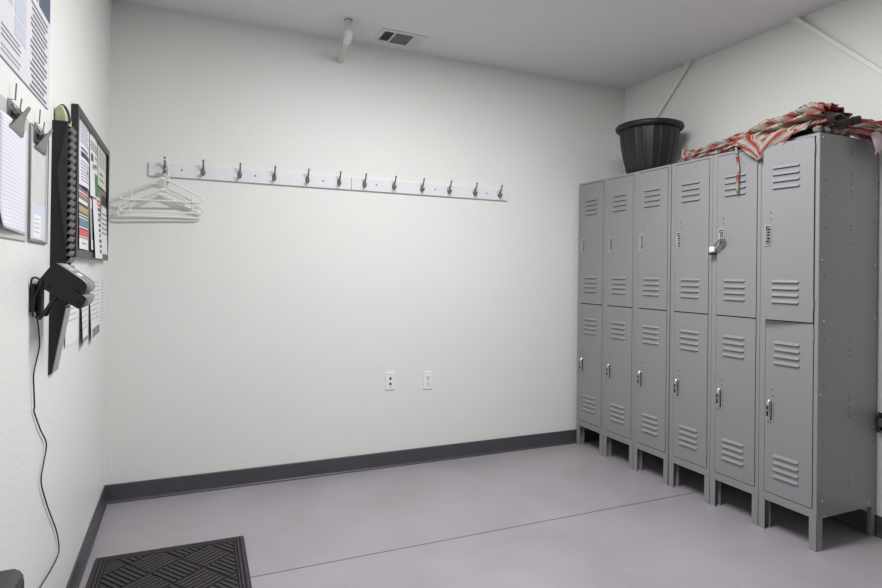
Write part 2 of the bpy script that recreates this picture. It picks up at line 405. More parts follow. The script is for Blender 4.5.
# holes and bolts on the exposed side of the last locker
ys = -LW-.0003
spots = [(.235, z, .0024) for z in (1.93, 1.905, 1.80, 1.775, 1.755, 1.72, 1.70, 1.55, 1.53, 1.49, 1.46, 1.30, 1.27, 1.00, .985, .94, .915, .72, .70, .665, .64, .62, .33, .30, .275)]
spots += [(.045, z-.02, .003) for z in (1.78, 1.70, 1.55, 1.32, 1.02, .80, .62, .52)] + [(.425, z-.02, .0026) for z in (1.81, 1.60, 1.40, 1.20, .90, .64, .50)]
hole_me = None
for (x, z, r) in spots:
    if hole_me is None:
        m = MB(); m.disc((0, 0, 0), .0034, 1, 0, .0008, 8); ho = m.build('bolt_hole', 'hole', last); hole_me = ho.data
    else:
        ho = bpy.data.objects.new('bolt_hole', hole_me); COL.objects.link(ho); ho.parent = last
    ho.location = (x, ys, z)
sc_me = None
for (x, z) in ((.022, 1.965), (.062, 1.958), (.022, 1.38), (.04, 1.09), (.022, .74), (.04, .235), (.055, .16), (.434, 1.79), (.434, 1.70), (.434, 1.36), (.434, 1.09), (.434, .78), (.434, .55), (.40, .175)):
    if sc_me is None:
        q = MB(); q.lathe([(.0046, 0), (.0042, -.0018), (.0022, -.003), (.0001, -.0032)], (0, 0, 0), 10, 0, 1)
        so = q.build('bolt', 'screw', last); sc_me = so.data
    else:
        so = bpy.data.objects.new('bolt', sc_me); COL.objects.link(so); so.parent = last
    so.location = (x, -LW-.0002, z)

# padlock on the fifth upper door
ly = Y0-PITCH*4-.0625
pl = thing('padlock', 'small white padlock hanging open-armed from the upper latch of the fifth locker', 'padlock', (XL-.004, ly, 1.46))
pl['label'] = 'small silver padlock hanging from an upper locker latch under the striped strap'
q = MB(); q.box((-.028, .022, -.028), (-.009, .056, .002), 0); q.build('lock_body', 'pvc2', pl, bevel=.004)
q = MB(); q.box((-.031, .021, -.045), (-.007, .057, -.033), 0); q.build('lock_bumper', 'black', pl, bevel=.003)
q = MB(); q.tube(smooth_path([(-.018, .032, -.004), (-.022, .012, .020), (-.024, -.012, .036), (-.022, -.032, .046), (-.016, -.038, .030), (-.014, -.024, .010), (-.016, -.004, .000), (-.018, .020, -.014)], 6), .0046, 8)
q.build('shackle', 'shackle', pl)

# ------------------------------------------------------------------ planter on the lockers
px, py, pz = 3.322, -.568, LH+.0012
pot = thing('planter', 'empty black ribbed plastic planter standing on top of the far lockers', 'plant pot', (px, py, pz))
q = MB(); prof = [(r*.985, h*.948) for r, h in [(.0001, 0), (.138, 0), (.145, .006), (.156, .05), (.174, .13), (.188, .21), (.194, .275), (.197, .318), (.198, .335), (.193, .335), (.190, .318), (.186, .275), (.164, .13), (.140, .02), (.0001, .012)]]
SEG = 160
def ribw(k, i):
    if i in (0, 1, 13, 14): return 0
    return (.024 if (k % 8) < 1 else (.014 if (k % 8) in (1, 7) else -.004)) if 2 <= i <= 7 else 0
q.lathe(prof, (0, 0, 0), SEG, 0, wob=ribw); q.build('pot_wall', 'potblack', pot)
q = MB(); q.lathe([(r*.972, h*.948) for r, h in [(.197, .322), (.212, .322), (.224, .326), (.231, .336), (.232, .349), (.227, .360), (.214, .366), (.200, .365), (.192, .358), (.191, .336), (.197, .322)]], (0, 0, 0), 96); q.build('rim', 'potblack', pot)

# ------------------------------------------------------------------ folded striped umbrella
um = thing('patio_umbrella', 'folded red and beige striped patio umbrella lying along the locker tops', 'umbrella', (3.28, -1.4, LH+.001))
OX, OY, OZ = 3.28, -1.4, LH+.001
def loc(p): return (p[0]-OX, p[1]-OY, p[2]-OZ)
def clampz(p, lift=0):
    x, y, z = p
    if x > XL-.012 and y > -1.888: z = max(z, LH+.013+lift)
    x = min(x, W-.03)
    return (x, y, z)
def lerp(a, b_, t): return a+(b_-a)*t
def prof_at(tab, t):
    for (t0, v0), (t1, v1) in zip(tab, tab[1:]):
        if t <= t1:
            k = (t-t0)/(t1-t0); k = k*k*(3-2*k); return v0+(v1-v0)*k
    return tab[-1][1]
cz = [(0, 2.008), (.25, 2.030), (.5, 2.040), (.75, 2.058), (.9, 2.070), (1, 2.066)]
cr = [(0, .020), (.1, .030), (.25, .042), (.5, .052), (.75, .064), (.9, .070), (1, .055)]
def axis(t): return Vector((3.262-.020*math.sin(t*2.6), -.935-.945*t, prof_at(cz, t)))
cv = MB()
rng = random.Random(5)
def saw(x): x = x % 1; return 4*abs(x-.5)-1
# body: pleats that run from the narrow left end and fan out to the hub
def body(u, v):
    t = u; A = axis(t); r0 = prof_at(cr, t)
    a = R(-55)+v*R(290)
    n = 8.0; k = saw(v*n+.5*math.sin(u*3.1)+.2)
    r = r0*(1+.26*k*(.35+.65*u)+.07*math.sin(u*17+v*9)+.05*math.sin(u*31-v*14))
    return loc(clampz((A.x-math.cos(a)*r*1.75, A.y+.012*math.sin(v*7+u*5), A.z+math.sin(a)*r*1.04)))
cv.sheet(body, 120, 110, 0, lambda u, v: (u*7.6+saw(v*8+.5*math.sin(u*3.1)+.2)*.20*(.3+u), v*2))
# separate gores lying over it, free edges towards the front
for i, (dx, dz, w, t0, t1, ph, sl, tp) in enumerate([
        (-.010, .058, .072, .34, .985, .10, .55, .35), (-.058, .034, .074, .22, .97, .62, -.5, .5), (-.095, .004, .070, .12, .80, .30, .6, .5),
        (-.092, -.022, .070, .40, .90, .85, -.45, .4), (.050, .040, .070, .10, .92, .45, .5, .4)]):
    def fn(u, v, dx=dx, dz=dz, w=w, t0=t0, t1=t1, tp=tp, i=i):
        t = t0+(t1-t0)*u; A = axis(t); g = (.40+.60*t); e = math.sin(min(1, u*6)*PI/2)*math.sin(min(1, (1-u)*14+.25)*PI/2)
        s_ = v-.5
        x = A.x+dx*g+s_*w*1.35*g*(.55+.45*e)
        z = A.z+dz*g+.028*g*math.cos(s_*PI*1.15)*e+s_*.050*g*(1 if dx < 0 else -.6)-.012+.0035*math.sin(u*19+i*2.1)+.004*math.sin(v*9+u*7+i)
        return loc(clampz(Vector((x, A.y+.016*s_*(1 if i % 2 else -1), z))))
    cv.sheet(fn, 110, 16, 0, lambda u, v, ph=ph, sl=sl, t0=t0, t1=t1: ((t0+(t1-t0)*u)*8.6+ph+(v-.5)*sl, v))
# corner flap falling over the front edge above the last two doors
def flap(u, v):
    y0, y1 = lerp(-1.44, -1.565, u**2.2), lerp(-1.80, -1.60, u**2.0)
    y = lerp(y0, y1, v)
    if u < .40: k = u/.40; x = lerp(3.24, 3.104, k); z = lerp(2.075, 2.012, k**1.6)
    else: k = (u-.40)/.60; x = lerp(3.100, 3.106, k); z = lerp(2.014, 1.900, k)
    x += -.010*math.sin(v*9+u*4)*(u); z += .012*math.sin(v*11)*(1-u)
    return loc((x, y, z))
cv.sheet(flap, 30, 24, 0, lambda u, v: (u*2.6+abs(v-.5)*3.8+.25, v))
# skirt lying over the front edge, left and right of the flap
def skirt(u, v):
    y = lerp(-1.40, -1.83, v)
    d = .030*math.sin(v*PI)**.8*(1+.25*math.sin(v*14))
    if u < .6: k = u/.6; x = lerp(3.22, 3.108, k); z = lerp(2.066+.03*v, 2.012, k**1.5)
    else: k = (u-.6)/.4; x = 3.108-.006*math.sin(v*15); z = 2.012-d*k
    z += .007*math.sin(v*31+u*5)*(1-u*.5)
    return loc((x, y, z))
cv.sheet(skirt, 20, 60, 0, lambda u, v: (v*3.4+u*.8, u))
# loose left end, crumpled
def knot(u, v):
    a = v*2*PI; t = u
    r = .037*math.sin(min(1, t*1.02)*PI)**.6*(1+.35*math.sin(3*a+t*7)+.2*math.sin(7*a))
    return loc(clampz((3.235+r*math.cos(a)*1.5, -.955-.10*t, 2.014+.012*math.sin(t*5)+r*math.sin(a)*1.2)))
cv.sheet(knot, 24, 30, 0, lambda u, v: (u*4+v*5, v))
# second bunch at the near end, running to the wall and spilling over the locker side
bunch_c = [Vector(p) for p in ((3.15, -1.835, 2.000), (3.24, -1.845, 2.012), (3.33, -1.87, 2.030), (3.42, -1.90, 2.030), (3.50, -1.935, 2.012), (3.56, -1.975, 1.985))]
bp = smooth_path(bunch_c, 12)
def bunch(u, v):
    k = u*(len(bp)-1); i0 = min(int(k), len(bp)-2); A = bp[i0].lerp(bp[i0+1], k-i0)
    a = v*2*PI; r = (.018+.034*u)*(1+.22*math.sin(5*a+u*8)+.13*math.sin(9*a-u*13))*(.25+.75*min(1, u*8))
    d = Vector((.4*math.cos(a), -.95*math.cos(a), math.sin(a)*1.0))
    p = A+d*r
    if p.y > -1.876: p.z = max(p.z, LH+.013)
    p.x = min(p.x, W-.012)
    return loc(p)
cv.sheet(bunch, 60, 48, 0, lambda u, v: (v*6+u*1.4+.1, u))
tex = bpy.data.textures.new('cloth_creases', 'CLOUDS'); tex.noise_scale = .045; tex.noise_depth = 3
cob = cv.build('canopy', 'canvas', um, solid=.0016, fix=False); 
dm_ = cob.modifiers.new('creases', 'DISPLACE'); dm_.texture = tex; dm_.strength = .019; dm_.mid_level = .5; dm_.texture_coords = 'LOCAL'
cob.modifiers.move(1, 0)
cob['label'] = 'red, beige and black striped canvas'
q = MB()
def lobe(u, v):
    a = (v-.5)*2.4; w = .044*math.sin(min(1, .25+u*.95)*PI*.9)**.7
    return loc((3.462+w*math.sin(a)+.01*u, -1.925-.030*math.cos(a)*math.sin(u*PI)-.010*u, lerp(2.015, 1.902, u)+.010*math.cos(a*2)))
q.sheet(lobe, 20, 20); lb = q.build('lining_fold', 'lining', um, solid=.003, fix=False); lb['label'] = 'pale pink lining hanging over the side'
q = MB()                                   # grey underside curling over the peak above the hub
def curl(u, v):
    y = lerp(-1.795, -1.875, u); a = lerp(-.3, PI*.98, v); r = lerp(.056, .030, u)
    return loc((3.215+.075*u+r*1.35*-math.cos(a), y+.012*math.sin(v*7), lerp(2.074, 2.058, u)+r*math.sin(a)*.92+.004*math.sin(v*17)))
q.sheet(curl, 18, 26, 0); vo = q.build('valance', 'greycloth', um, solid=.003, fix=False); vo['label'] = 'grey underside curling over the hub'
q = MB()                                   # crumpled hem pieces under the pole
for i, (x, y, r, k) in enumerate([(3.155, -1.850, .018, 1), (3.20, -1.858, .020, 2), (3.25, -1.856, .022, 3), (3.30, -1.862, .024, 4), (3.36, -1.862, .026, 5)]):
    prof = [(max(1e-5, r*math.sin(PI*j/10)), -r*math.cos(PI*j/10)) for j in range(11)]
    q.lathe(prof, loc((x, y, LH+.003+r)), 28, 0, 0, 1.1, 1, wob=lambda kk, ii, k=k: .16*math.sin(kk*1.3+ii+k)+.1*math.sin(kk*.7+k))
gb = q.build('hem', 'greycloth', um); gb['label'] = 'crumpled dirty grey hem'
q = MB()                                   # black runner and pole end
A, B = Vector((3.170, -1.800, 2.024)), Vector((3.325, -1.940, 2.050)); dr = (B-A).normalized()
L_ = (B-A).length
for s0_, s1_, r in ((0, .12, .020), (.12, .20, .029), (.20, .27, .020), (.27, .33, .027), (.33, .40, .020), (.40, .47, .026), (.47, .84, .0165), (.84, 1.0, .021)):
    q.tube([loc(A+dr*L_*s0_), loc(A+dr*L_*s1_)], r, 20)
q.build('runner', 'black', um)
q = MB(); q.tube([loc((3.27, -.99, 2.012)), loc((3.245, -1.45, 2.022)), loc(A)], .011, 10); q.build('pole', 'blackm', um)
for i in range(6):                         # folded ribs
    a = 2*PI*i/6+.3
    q = MB(); e = A+Vector((math.cos(a)*.030, 0, math.sin(a)*.026)); s0 = Vector((3.262+math.cos(a)*.022, -1.25, 2.036+math.sin(a)*.018))
    q.tube([loc(s0), loc(e), loc(e+dr*.05)], .0042, 6); q.build('rib', 'blackm', um)
q = MB()                                   # tie strap hanging on the door front
def strap(u, v):
    if u < .12: k = u/.12; x = lerp(3.19, 3.112, k); z = lerp(2.03, 2.000, k*k)
    else: k = (u-.12)/.88; x = 3.112+.004*math.sin(k*6); z = lerp(2.000, 1.745, k)
    return loc((x-.0005*abs(v-.5), -1.436-.016*u+.004*math.sin(u*8)+(v-.5)*.013, z))
q.sheet(strap, 40, 3, 0, lambda u, v: (u*2.9+.42, v)); q.build('tie_strap', 'canvas', um, solid=.0016, fix=False)

# ------------------------------------------------------------------ coat rails
def hook_mesh():
    q = MB()
    q.lathe([(.0001, -.0072), (.008, -.0066), (.0122, -.0045), (.0138, 0)], (0, 0, -.003), 18, 0, 1, 1, 1.7)
    up = smooth_path([(0, -.004, .004), (0, -.014, .012), (0, -.026, .026), (0, -.036, .042), (0, -.043, .054)], 5)
    q.tube(up, [.0068-.0026*i/(len(up)-1) for i in range(len(up))], 8); q.ball((0, -.0435, .056), .0068)
    lo = smooth_path([(0, -.004, .004), (0, -.013, -.010), (0, -.024, -.021), (0, -.034, -.020), (0, -.039, -.008)], 5)
    q.tube(lo, [.0068-.0020*i/(len(lo)-1) for i in range(len(lo))], 8); q.ball((0, -.0392, -.006), .0072)
    return q
hk = None; scw = None
RZ0, RZ1, RT = 1.8215, 1.9005, .016
for r_i, (x0, x1, hx, sx_, lab) in enumerate([
        (.195, 1.3615, (.277, .478, .680, .880, 1.081, 1.281), (.365, .77, 1.18), 'left white coat rail of six metal hooks, hangers on its first hook'),
        (1.3635, 2.518, (1.448, 1.650, 1.850, 2.052, 2.250, 2.450), (1.53, 1.95, 2.35), 'right white coat rail of six empty metal hooks, nearer the lockers')]):
    rl = thing('coat_rail', lab, 'coat rack', (x0, 0, RZ0), 0, 'coat rails on the back wall')
    q = MB(); q.box((0, -RT, 0), (x1-x0, 0, RZ1-RZ0)); q.build('rail_board', 'railwhite', rl, bevel=.0025)
    for x in hx:
        if hk is None: o = hook_mesh().build('coat_hook', 'nickel', rl); hk = o.data; o['label'] = 'dark nickel double coat hook'
        else:
            o = bpy.data.objects.new('coat_hook', hk); COL.objects.link(o); o.parent = rl; o['label'] = 'dark nickel double coat hook'
        o.location = (x-x0, -RT, 1.866-RZ0)
    for x in sx_:
        if scw is None:
            q = MB(); q.lathe([(.0062, 0), (.0056, -.0012), (.0001, -.0018)], (0, 0, 0), 12, 0, 1); o = q.build('screw', 'inklight', rl); scw = o.data
        else:
            o = bpy.data.objects.new('screw', scw); COL.objects.link(o); o.parent = rl
        o.location = (x-x0, -RT, 1.865-RZ0)

# ------------------------------------------------------------------ hangers on the first hook
def hanger_mesh(top):
    q = MB(); r = .0052
    pl_ = smooth_path([(0, 0, .002), (-.07, 0, -.030), (-.15, 0, -.070), (-.195, 0, -.090), (-.212, 0, -.105), (-.205, 0, -.122), (-.185, 0, -.127), (-.10, 0, -.126), (0, 0, -.126),
          (.10, 0, -.126), (.185, 0, -.127), (.205, 0, -.122), (.212, 0, -.105), (.195, 0, -.090), (.15, 0, -.070), (.07, 0, -.030), (0, 0, .002)], 5)
    q.tube(pl_[:-1], r, 8, closed=True)
    for s_ in (-1, 1): q.tube([(s_*.155, 0, -.073), (s_*.155, 0, -.126)], .0034, 8)
    q.ball((0, 0, .0), .0095, 0, 12, (1.8, .7, .9))
    hp = smooth_path([(.004, 0, .002), (.026, 0, .012), (.033, 0, top-.055), (.034, 0, top-.026), (.027, 0, top-.008), (.013, 0, top), (-.002, 0, top-.008), (-.008, 0, top-.022)], 6)
    q.tube(hp, .0040, 8)
    return q
for (dx, y, z, top, rz, lab) in [
        (.266, -.0625, 1.804, .1060, 2.5, 'front white plastic coat hanger, hanging highest on the first hook'),
        (.266, -.0505, 1.742, .1125, 1.5, 'middle white plastic coat hanger, partly behind the front one'),
        (.258, -.0430, 1.716, .1385, 3.0, 'rearmost white plastic coat hanger, hanging lowest against the back wall')]:
    o = hanger_mesh(top).build('coat_hanger', 'hanger', None, (dx, y, z)); o.rotation_euler = (0, R(-1), R(rz))
    tag(o, lab, 'coat hanger', 'white coat hangers on the first hook')

# ------------------------------------------------------------------ outlets on the back wall
jp = thing('wall_jack', 'white wall plate with two round black jacks, left of the power outlet', 'wall socket', (1.648, 0, .571))
q = MB(); q.box((-.0345, -.0065, -.058), (.0345, 0, .058)); q.build('cover_plate', 'plate', jp, bevel=.003)
for z in (.018, -.018):
    q = MB(); q.lathe([(.0075, 0), (.0075, -.003), (.0045, -.003), (.0045, -.008), (.0001, -.008)], (0, -.0065, z), 14, 0, 1); q.build('jack', 'darkp', jp)
for z in (.044, -.040):
    q = MB(); q.lathe([(.003, 0), (.0024, -.001), (.0001, -.0012)], (0, -.0066, z), 10, 0, 1); q.build('screw', 'inklight', jp)
ol = thing('power_outlet', 'white duplex power outlet low on back wall, nearer the lockers', 'wall socket', (1.920, 0, .558))
q = MB(); q.box((-.035, -.0065, -.060), (.035, 0, .060)); q.build('cover_plate', 'plate', ol, bevel=.003)
for z in (.020, -.020):
    q = MB(); q.box((-.0165, -.0085, z-.014), (.0165, -.0064, z+.014), 0)
    q.box((-.0085, -.0088, z-.002), (-.0055, -.0084, z+.009), 1); q.box((.0055, -.0088, z-.002), (.0085, -.0084, z+.007), 1); q.disc((0, -.0086, z-.008), .003, 1, 1, .0006, 10)
    q.build('receptacle', ['plate', 'darkp'], ol)
q = MB(); q.lathe([(.003, 0), (.0024, -.001), (.0001, -.0012)], (0, -.0066, 0), 10, 0, 1); q.build('screw', 'greyp', ol)

# ------------------------------------------------------------------ ceiling vent
vt = thing('ceiling_vent', 'white metal air vent with three louvred sections set in the ceiling', 'vent', (1.472, -.2885, H))
VW, VD = .306, .197
q = MB()
xs = [0, .026, .088, .100, .212, .224, .280, VW]
q.box((0, 0, -.006), (VW, .026, 0)); q.box((0, VD-.026, -.006), (VW, VD, 0))
for i in (0, 2, 4, 6): q.box((xs[i], .026, -.006), (xs[i+1], VD-.026, 0))
q.build('frame', 'ventwhite', vt, bevel=.002)
q = MB(); q.box((.02, .02, -.0012), (VW-.02, VD-.02, -.0002)); q.build('duct_opening', 'ventdark', vt)
for (a, c, n, tilt, mt, vert) in ((xs[1], xs[2], 5, -40, 'ventgrey', True), (xs[3], xs[4], 8, -35, 'ventgrey', False), (xs[5], xs[6], 6, 35, 'ventwhite', True)):
    q = MB()
    for k in range(n):
        if vert:
            x = lerp(a, c, (k+.5)/n); mt_ = Matrix.Translation((x, 0, -.004)) @ Matrix.Rotation(R(tilt), 4, 'Y')
            hw_ = .0046 if mt == 'ventwhite' else .006; q.box((-hw_, .026, -.0005), (hw_, VD-.026, .0005), 0, mt_)
        else:
            y = lerp(.026, VD-.026, (k+.5)/n); mt_ = Matrix.Translation((0, y, -.004)) @ Matrix.Rotation(R(tilt), 4, 'X')
            q.box((a, -.0115, -.0005), (c, .0115, .0005), 0, mt_)
    q.build('louvre_bank', mt, vt)

# ------------------------------------------------------------------ white pipe between ceiling and back wall
pp = thing('drain_pipe', 'short white pipe bending from the ceiling into the back wall by the vent', 'pipe', (1.252, -.31, H))
P1, P2, P3 = Vector((0, 0, 0)), Vector((.004, .006, -.098)), Vector((.028, .31, -.134))
q = MB(); q.tube([P1, P2], .0195, 20); q.build('riser', 'pvc', pp)
q = MB(); q.tube([P2+(P3-P2)*.12, P3], .0195, 20); q.build('run', 'pvc', pp)
q = MB(); q.tube(smooth_path([P2+Vector((0, -.001, .030)), P2+Vector((0, 0, .005)), P2+(P3-P2)*.07, P2+(P3-P2)*.17], 6), .0245, 20); q.build('elbow', 'pvc2', pp)
q = MB(); q.lathe([(.025, -.004), (.025, 0)], P1, 20); q.build('collar', 'greyp', pp)

# ------------------------------------------------------------------ diagonal conduits on the right wall
def conduit(lab, a, c, n=None):
    a, c = Vector(a), Vector(c)
    t_ = thing('diagonal_conduit', lab, 'conduit', a, 0, 'white diagonal conduits on the right wall')
    d0 = c-a; q = MB(); q.box((-.008, 0, -.0125), (.008, d0.length, .0125), 0, Matrix.Rotation(math.atan2(d0.z, d0.y), 4, 'X')); q.build('bar', 'conduit', t_, bevel=.004)
    d = (c-a).normalized()
    q = MB(); q.box((-.02, -.03, -.005), (.017, .03, .0035)); q.build('end_bracket', 'conduit', t_, bevel=.002)
    m_ = a+d*.10
conduit('white diagonal conduit on right wall, running down behind the black planter', (W-.018, -.668, H-.0045), (W-.018, -.02, 2.135))
conduit('white diagonal conduit on right wall above the striped umbrella, slanting towards the viewer', (W-.018, -1.440, H-.0045), (W-.018, -2.62, 1.615))

# ------------------------------------------------------------------ wall fitting beside the last locker
wf = thing('wall_fitting', 'small dark metal fitting low on right wall beside the nearest locker', 'fitting', (W, -1.935, .572))
q = MB(); q.box((-.008, -.06, -.05), (0, .055, .05)); q.build('back_plate', 'charcoal', wf, bevel=.002)
q = MB(); q.box((-.030, -.05, -.018), (-.0075, .042, .024)); q.build('housing', 'steel', wf, bevel=.004)
q = MB(); q.tube([(-.020, .043, -.040), (-.020, -.05, -.040)], .0062, 10); q.build('bar', 'chrome', wf)
q = MB(); q.box((-.026, .036, -.046), (-.0075, .050, .040)); q.build('bracket', 'charcoal', wf)

# ------------------------------------------------------------------ door mat
mx0, mx1, my0, my1 = .026, .650, -1.602, -.692
dm = thing('door_mat', 'dark grey ribbed door mat on the floor by the left wall', 'mat', (mx0, my0, 0))
dm.rotation_euler = (0, 0, R(-1.2))
Wm, Lm = mx1-mx0, my1-my0
q = MB(); q.box((0, 0, 0), (Wm, Lm, .005)); q.build('backing', 'carpetshade', dm, bevel=.002)  # base in the darker tone that paints in groove shade
bm = bmesh.new()
def ridge(cx_, cy_, lx, ly, ang):
    mt_ = Matrix.Translation((cx_, cy_, .0075)) @ Matrix.Rotation(ang, 4, 'Z') @ Matrix.Diagonal((lx, ly, .005, 1))
    bmesh.ops.create_cube(bm, size=1, matrix=mt_)
S = .150; nr = 6                          # diamond blocks of parallel ribs at 45 degrees, direction alternating
r45 = R(38)
for i in range(-10, 11):
    for j in range(-10, 11):
        cx_ = Wm/2+(i*math.cos(r45)-j*math.sin(r45))*S; cy_ = Lm/2+(i*math.sin(r45)+j*math.cos(r45))*S
        if not (-.1 < cx_ < Wm+.1 and -.1 < cy_ < Lm+.1): continue
        for k in range(nr):
            o_ = (k-(nr-1)/2)*S*.95/nr
            if (i+j) % 2: ridge(cx_+math.cos(r45+PI/2)*o_, cy_+math.sin(r45+PI/2)*o_, S*.95, S*.95/nr*.62, r45)
            else: ridge(cx_+math.cos(r45)*o_, cy_+math.sin(r45)*o_, S*.95/nr*.62, S*.95, r45)
BR = .052
for co, no in (((BR, 0, 0), (-1, 0, 0)), ((Wm-BR, 0, 0), (1, 0, 0)), ((0, BR, 0), (0, -1, 0)), ((0, Lm-BR, 0), (0, 1, 0))):
    bmesh.ops.bisect_plane(bm, geom=bm.verts[:]+bm.edges[:]+bm.faces[:], plane_co=co, plane_no=no, clear_outer=True)
me = bpy.data.meshes.new('ribbed_pile'); bm.to_mesh(me); bm.free(); me.materials.append(M['carpet'])
o = bpy.data.objects.new('ribbed_pile', me); COL.objects.link(o); o.parent = dm
q = MB()
for d, w_ in ((.004, .014), (.024, .010), (.040, .006)):
    z0, z1 = .0051, .0100
    q.box((d, d, z0), (d+w_, Lm-d, z1)); q.box((Wm-d-w_, d, z0), (Wm-d, Lm-d, z1)); q.box((d+w_, d, z0), (Wm-d-w_, d+w_, z1)); q.box((d+w_, Lm-d-w_, z0), (Wm-d-w_, Lm-d, z1))
q.build('border', 'carpet', dm)

# ------------------------------------------------------------------ left wall: things seen at a steep angle.  Coordinates: x out of the wall
def pbox(m, y0, y1, z0, z1, mi, x0, x1=None): m.box((x0, y0, z0), ((x0+.0004) if x1 is None else x1, y1, z1), mi)
# large printed notice, upper left
q = MB(); ya, yb, za, zb_ = -2.165, -1.556, 1.779, 2.69
q.box((.0005, ya, za), (.004, yb, zb_), 0)
X = .0041
q2 = rng
for (c0, c1) in ((-2.15, -1.968), (-1.948, -1.842)):
    zt_ = 2.66
    zend = 1.925 if c0 < -2 else 1.865
    while zt_ > zend:
        h_ = rng.uniform(.05, .11); pbox(q, c0, c1, max(zt_-h_, zend), zt_-.006, 1, X); zt_ -= h_
for k in range(5): pbox(q, -2.06, -1.90+.01*(k % 2), 1.850-k*.012-(.01 if k > 2 else 0), 1.854-k*.012-(.01 if k > 2 else 0), 2 if k < 3 else 3, X)
z = 2.02
for k in range(16):
    in_ = (.0, .012, .02, .0)[k % 4]
    pbox(q, -1.792+in_, -1.585-(.03 if k % 3 == 2 else 0)-.01, z-.0075, z, 2, X); z -= .0152
for k in range(22): pbox(q, -1.792, -1.585, 2.16+k*.019, 2.168+k*.019, 2, X)
pbox(q, -1.705, -1.562, 2.038, 2.125, 4, X); pbox(q, -1.792, -1.72, 2.04, 2.05, 2, X); pbox(q, -1.792, -1.72, 2.06, 2.07, 2, X)
o = q.build('wall_poster', ['posterpaper', 'bluegrey', 'postink', 'inklight', 'slate']); tag(o, 'large printed notice poster at the top left of the left wall', 'poster')

# clipboards with steel clips
def clip(parent, yc, zc):
    c = MB(); x0 = .0052
    c.box((x0, yc-.062, zc-.012), (x0+.0015, yc+.062, zc+.046))                     # base plate
    c.tube([(x0+.009, yc-.034, zc+.022), (x0+.009, yc+.034, zc+.022)], .0065, 12)  # spring barrel
    # pressed lever: wide jaw tapering up and out to the thumb end
    rows = [(x0+.004, .062, -.022), (x0+.008, .058, -.014), (x0+.013, .034, .004), (x0+.018, .022, .018), (x0+.024, .015, .029), (x0+.029, .013, .038), (x0+.031, .008, .042)]
    n = 6
    for sgn in (0, 1):
        c.sheet(lambda u, v: (lambda k: (lambda i0, f: (lerp(rows[i0][0], rows[i0+1][0], f)+.0012*sgn, yc+(v-.5)*2*lerp(rows[i0][1], rows[i0+1][1], f), zc+lerp(rows[i0][2], rows[i0+1][2], f)))(min(int(k), n-1), k-min(int(k), n-1)))(u*n), 18, 6)
    for s_ in (-1, 1): c.tube([(x0+.002, yc+s_*.026, zc+.012), (x0+.018, yc+s_*.026, zc+.016), (x0+.002, yc+s_*.026, zc+.040)], .0022, 6)
    c.tube([(x0+.004, yc-.064, zc-.0205), (x0+.004, yc+.064, zc-.0205)], .0028, 8)
    o = c.build('clip', 'steel', parent, fix=False); o['label'] = 'steel spring clip'
cb = thing('clipboard', 'pale clipboard with steel clip holding a gridded form, leftmost on the left wall', 'clipboard')
q = MB(); q.box((.0, -2.075, 1.366), (.0045, -1.800, 1.690)); q.build('board', 'clearboard', cb, bevel=.0012); clip(cb, -1.945, 1.650)
cb2 = thing('clipboard', 'clear plastic clipboard with steel clip, right beside the black card rack', 'clipboard', (0, 0, 0))
q = MB(); q.box((.0, -1.778, 1.368), (.0045, -1.556, 1.690)); q.build('board', 'clearboard', cb2, bevel=.0012)
q = MB(); q.tube([(.004, -1.776, 1.374), (.004, -1.772, 1.370), (.004, -1.562, 1.370), (.004, -1.558, 1.374), (.004, -1.558, 1.684), (.004, -1.562, 1.688), (.004, -1.772, 1.688), (.004, -1.776, 1.684)], .0028, 8, closed=True); q.build('rim', 'clearrim', cb2)
clip(cb2, -1.685, 1.652)
q = MB()                                   # gridded form, lower corner lifting
def form(u, v):
    lift = max(0, u-.7)**2*.12*(1-v)**1.5 + .002*math.sin(v*5)
    return (.0072+lift, lerp(-2.070, -1.822, v), lerp(1.652, 1.386-.006*v, u))
q.sheet(form, 24, 10); o = q.build('paper_form', 'gridpaper', solid=.0006, fix=False); tag(o, 'white gridded form sheet held on the leftmost clipboard', 'paper')
q = MB(); q.box((.0052, -1.772, 1.376), (.0062, -1.605, 1.640), 0); q.box((.0062, -1.770, 1.376), (.0068, -1.600, 1.475), 1); q.box((.0068, -1.745, 1.38), (.0072, -1.655, 1.445), 2)
q.box((.0068, -1.600, 1.376), (.0069, -1.60, 1.38), 1)
for k in range(4): q.box((.0072, -1.735, 1.432-k*.012), (.0073, -1.672, 1.434-k*.012), 3)
o = q.build('paper_sheet', ['paperdull', 'lightblue', 'paper', 'inklight']); tag(o, 'creased pale sheets with a light blue slip held on the clear clipboard', 'paper')
# nails the clipboards hang from
for (yy, lab) in ((-1.955, 'bent wire hook in the wall above the leftmost clipboard'), (-1.705, 'bent wire hook in the wall above the clear clipboard')):
    q = MB()
    q.tube([(0, yy, 1.705), (.010, yy-.004, 1.703), (.013, yy-.010, 1.742)], .0016, 6); q.tube([(.004, yy, 1.676), (.016, yy+.012, 1.682), (.019, yy+.014, 1.712)], .0020, 6)
    q.tube([(.004, yy+.004, 1.690), (.018, yy+.030, 1.680), (.022, yy+.062, 1.692)], .0017, 6)
    o = q.build('wire_hook', 'nickel'); tag(o, lab, 'hook', 'wire hooks on the left wall')

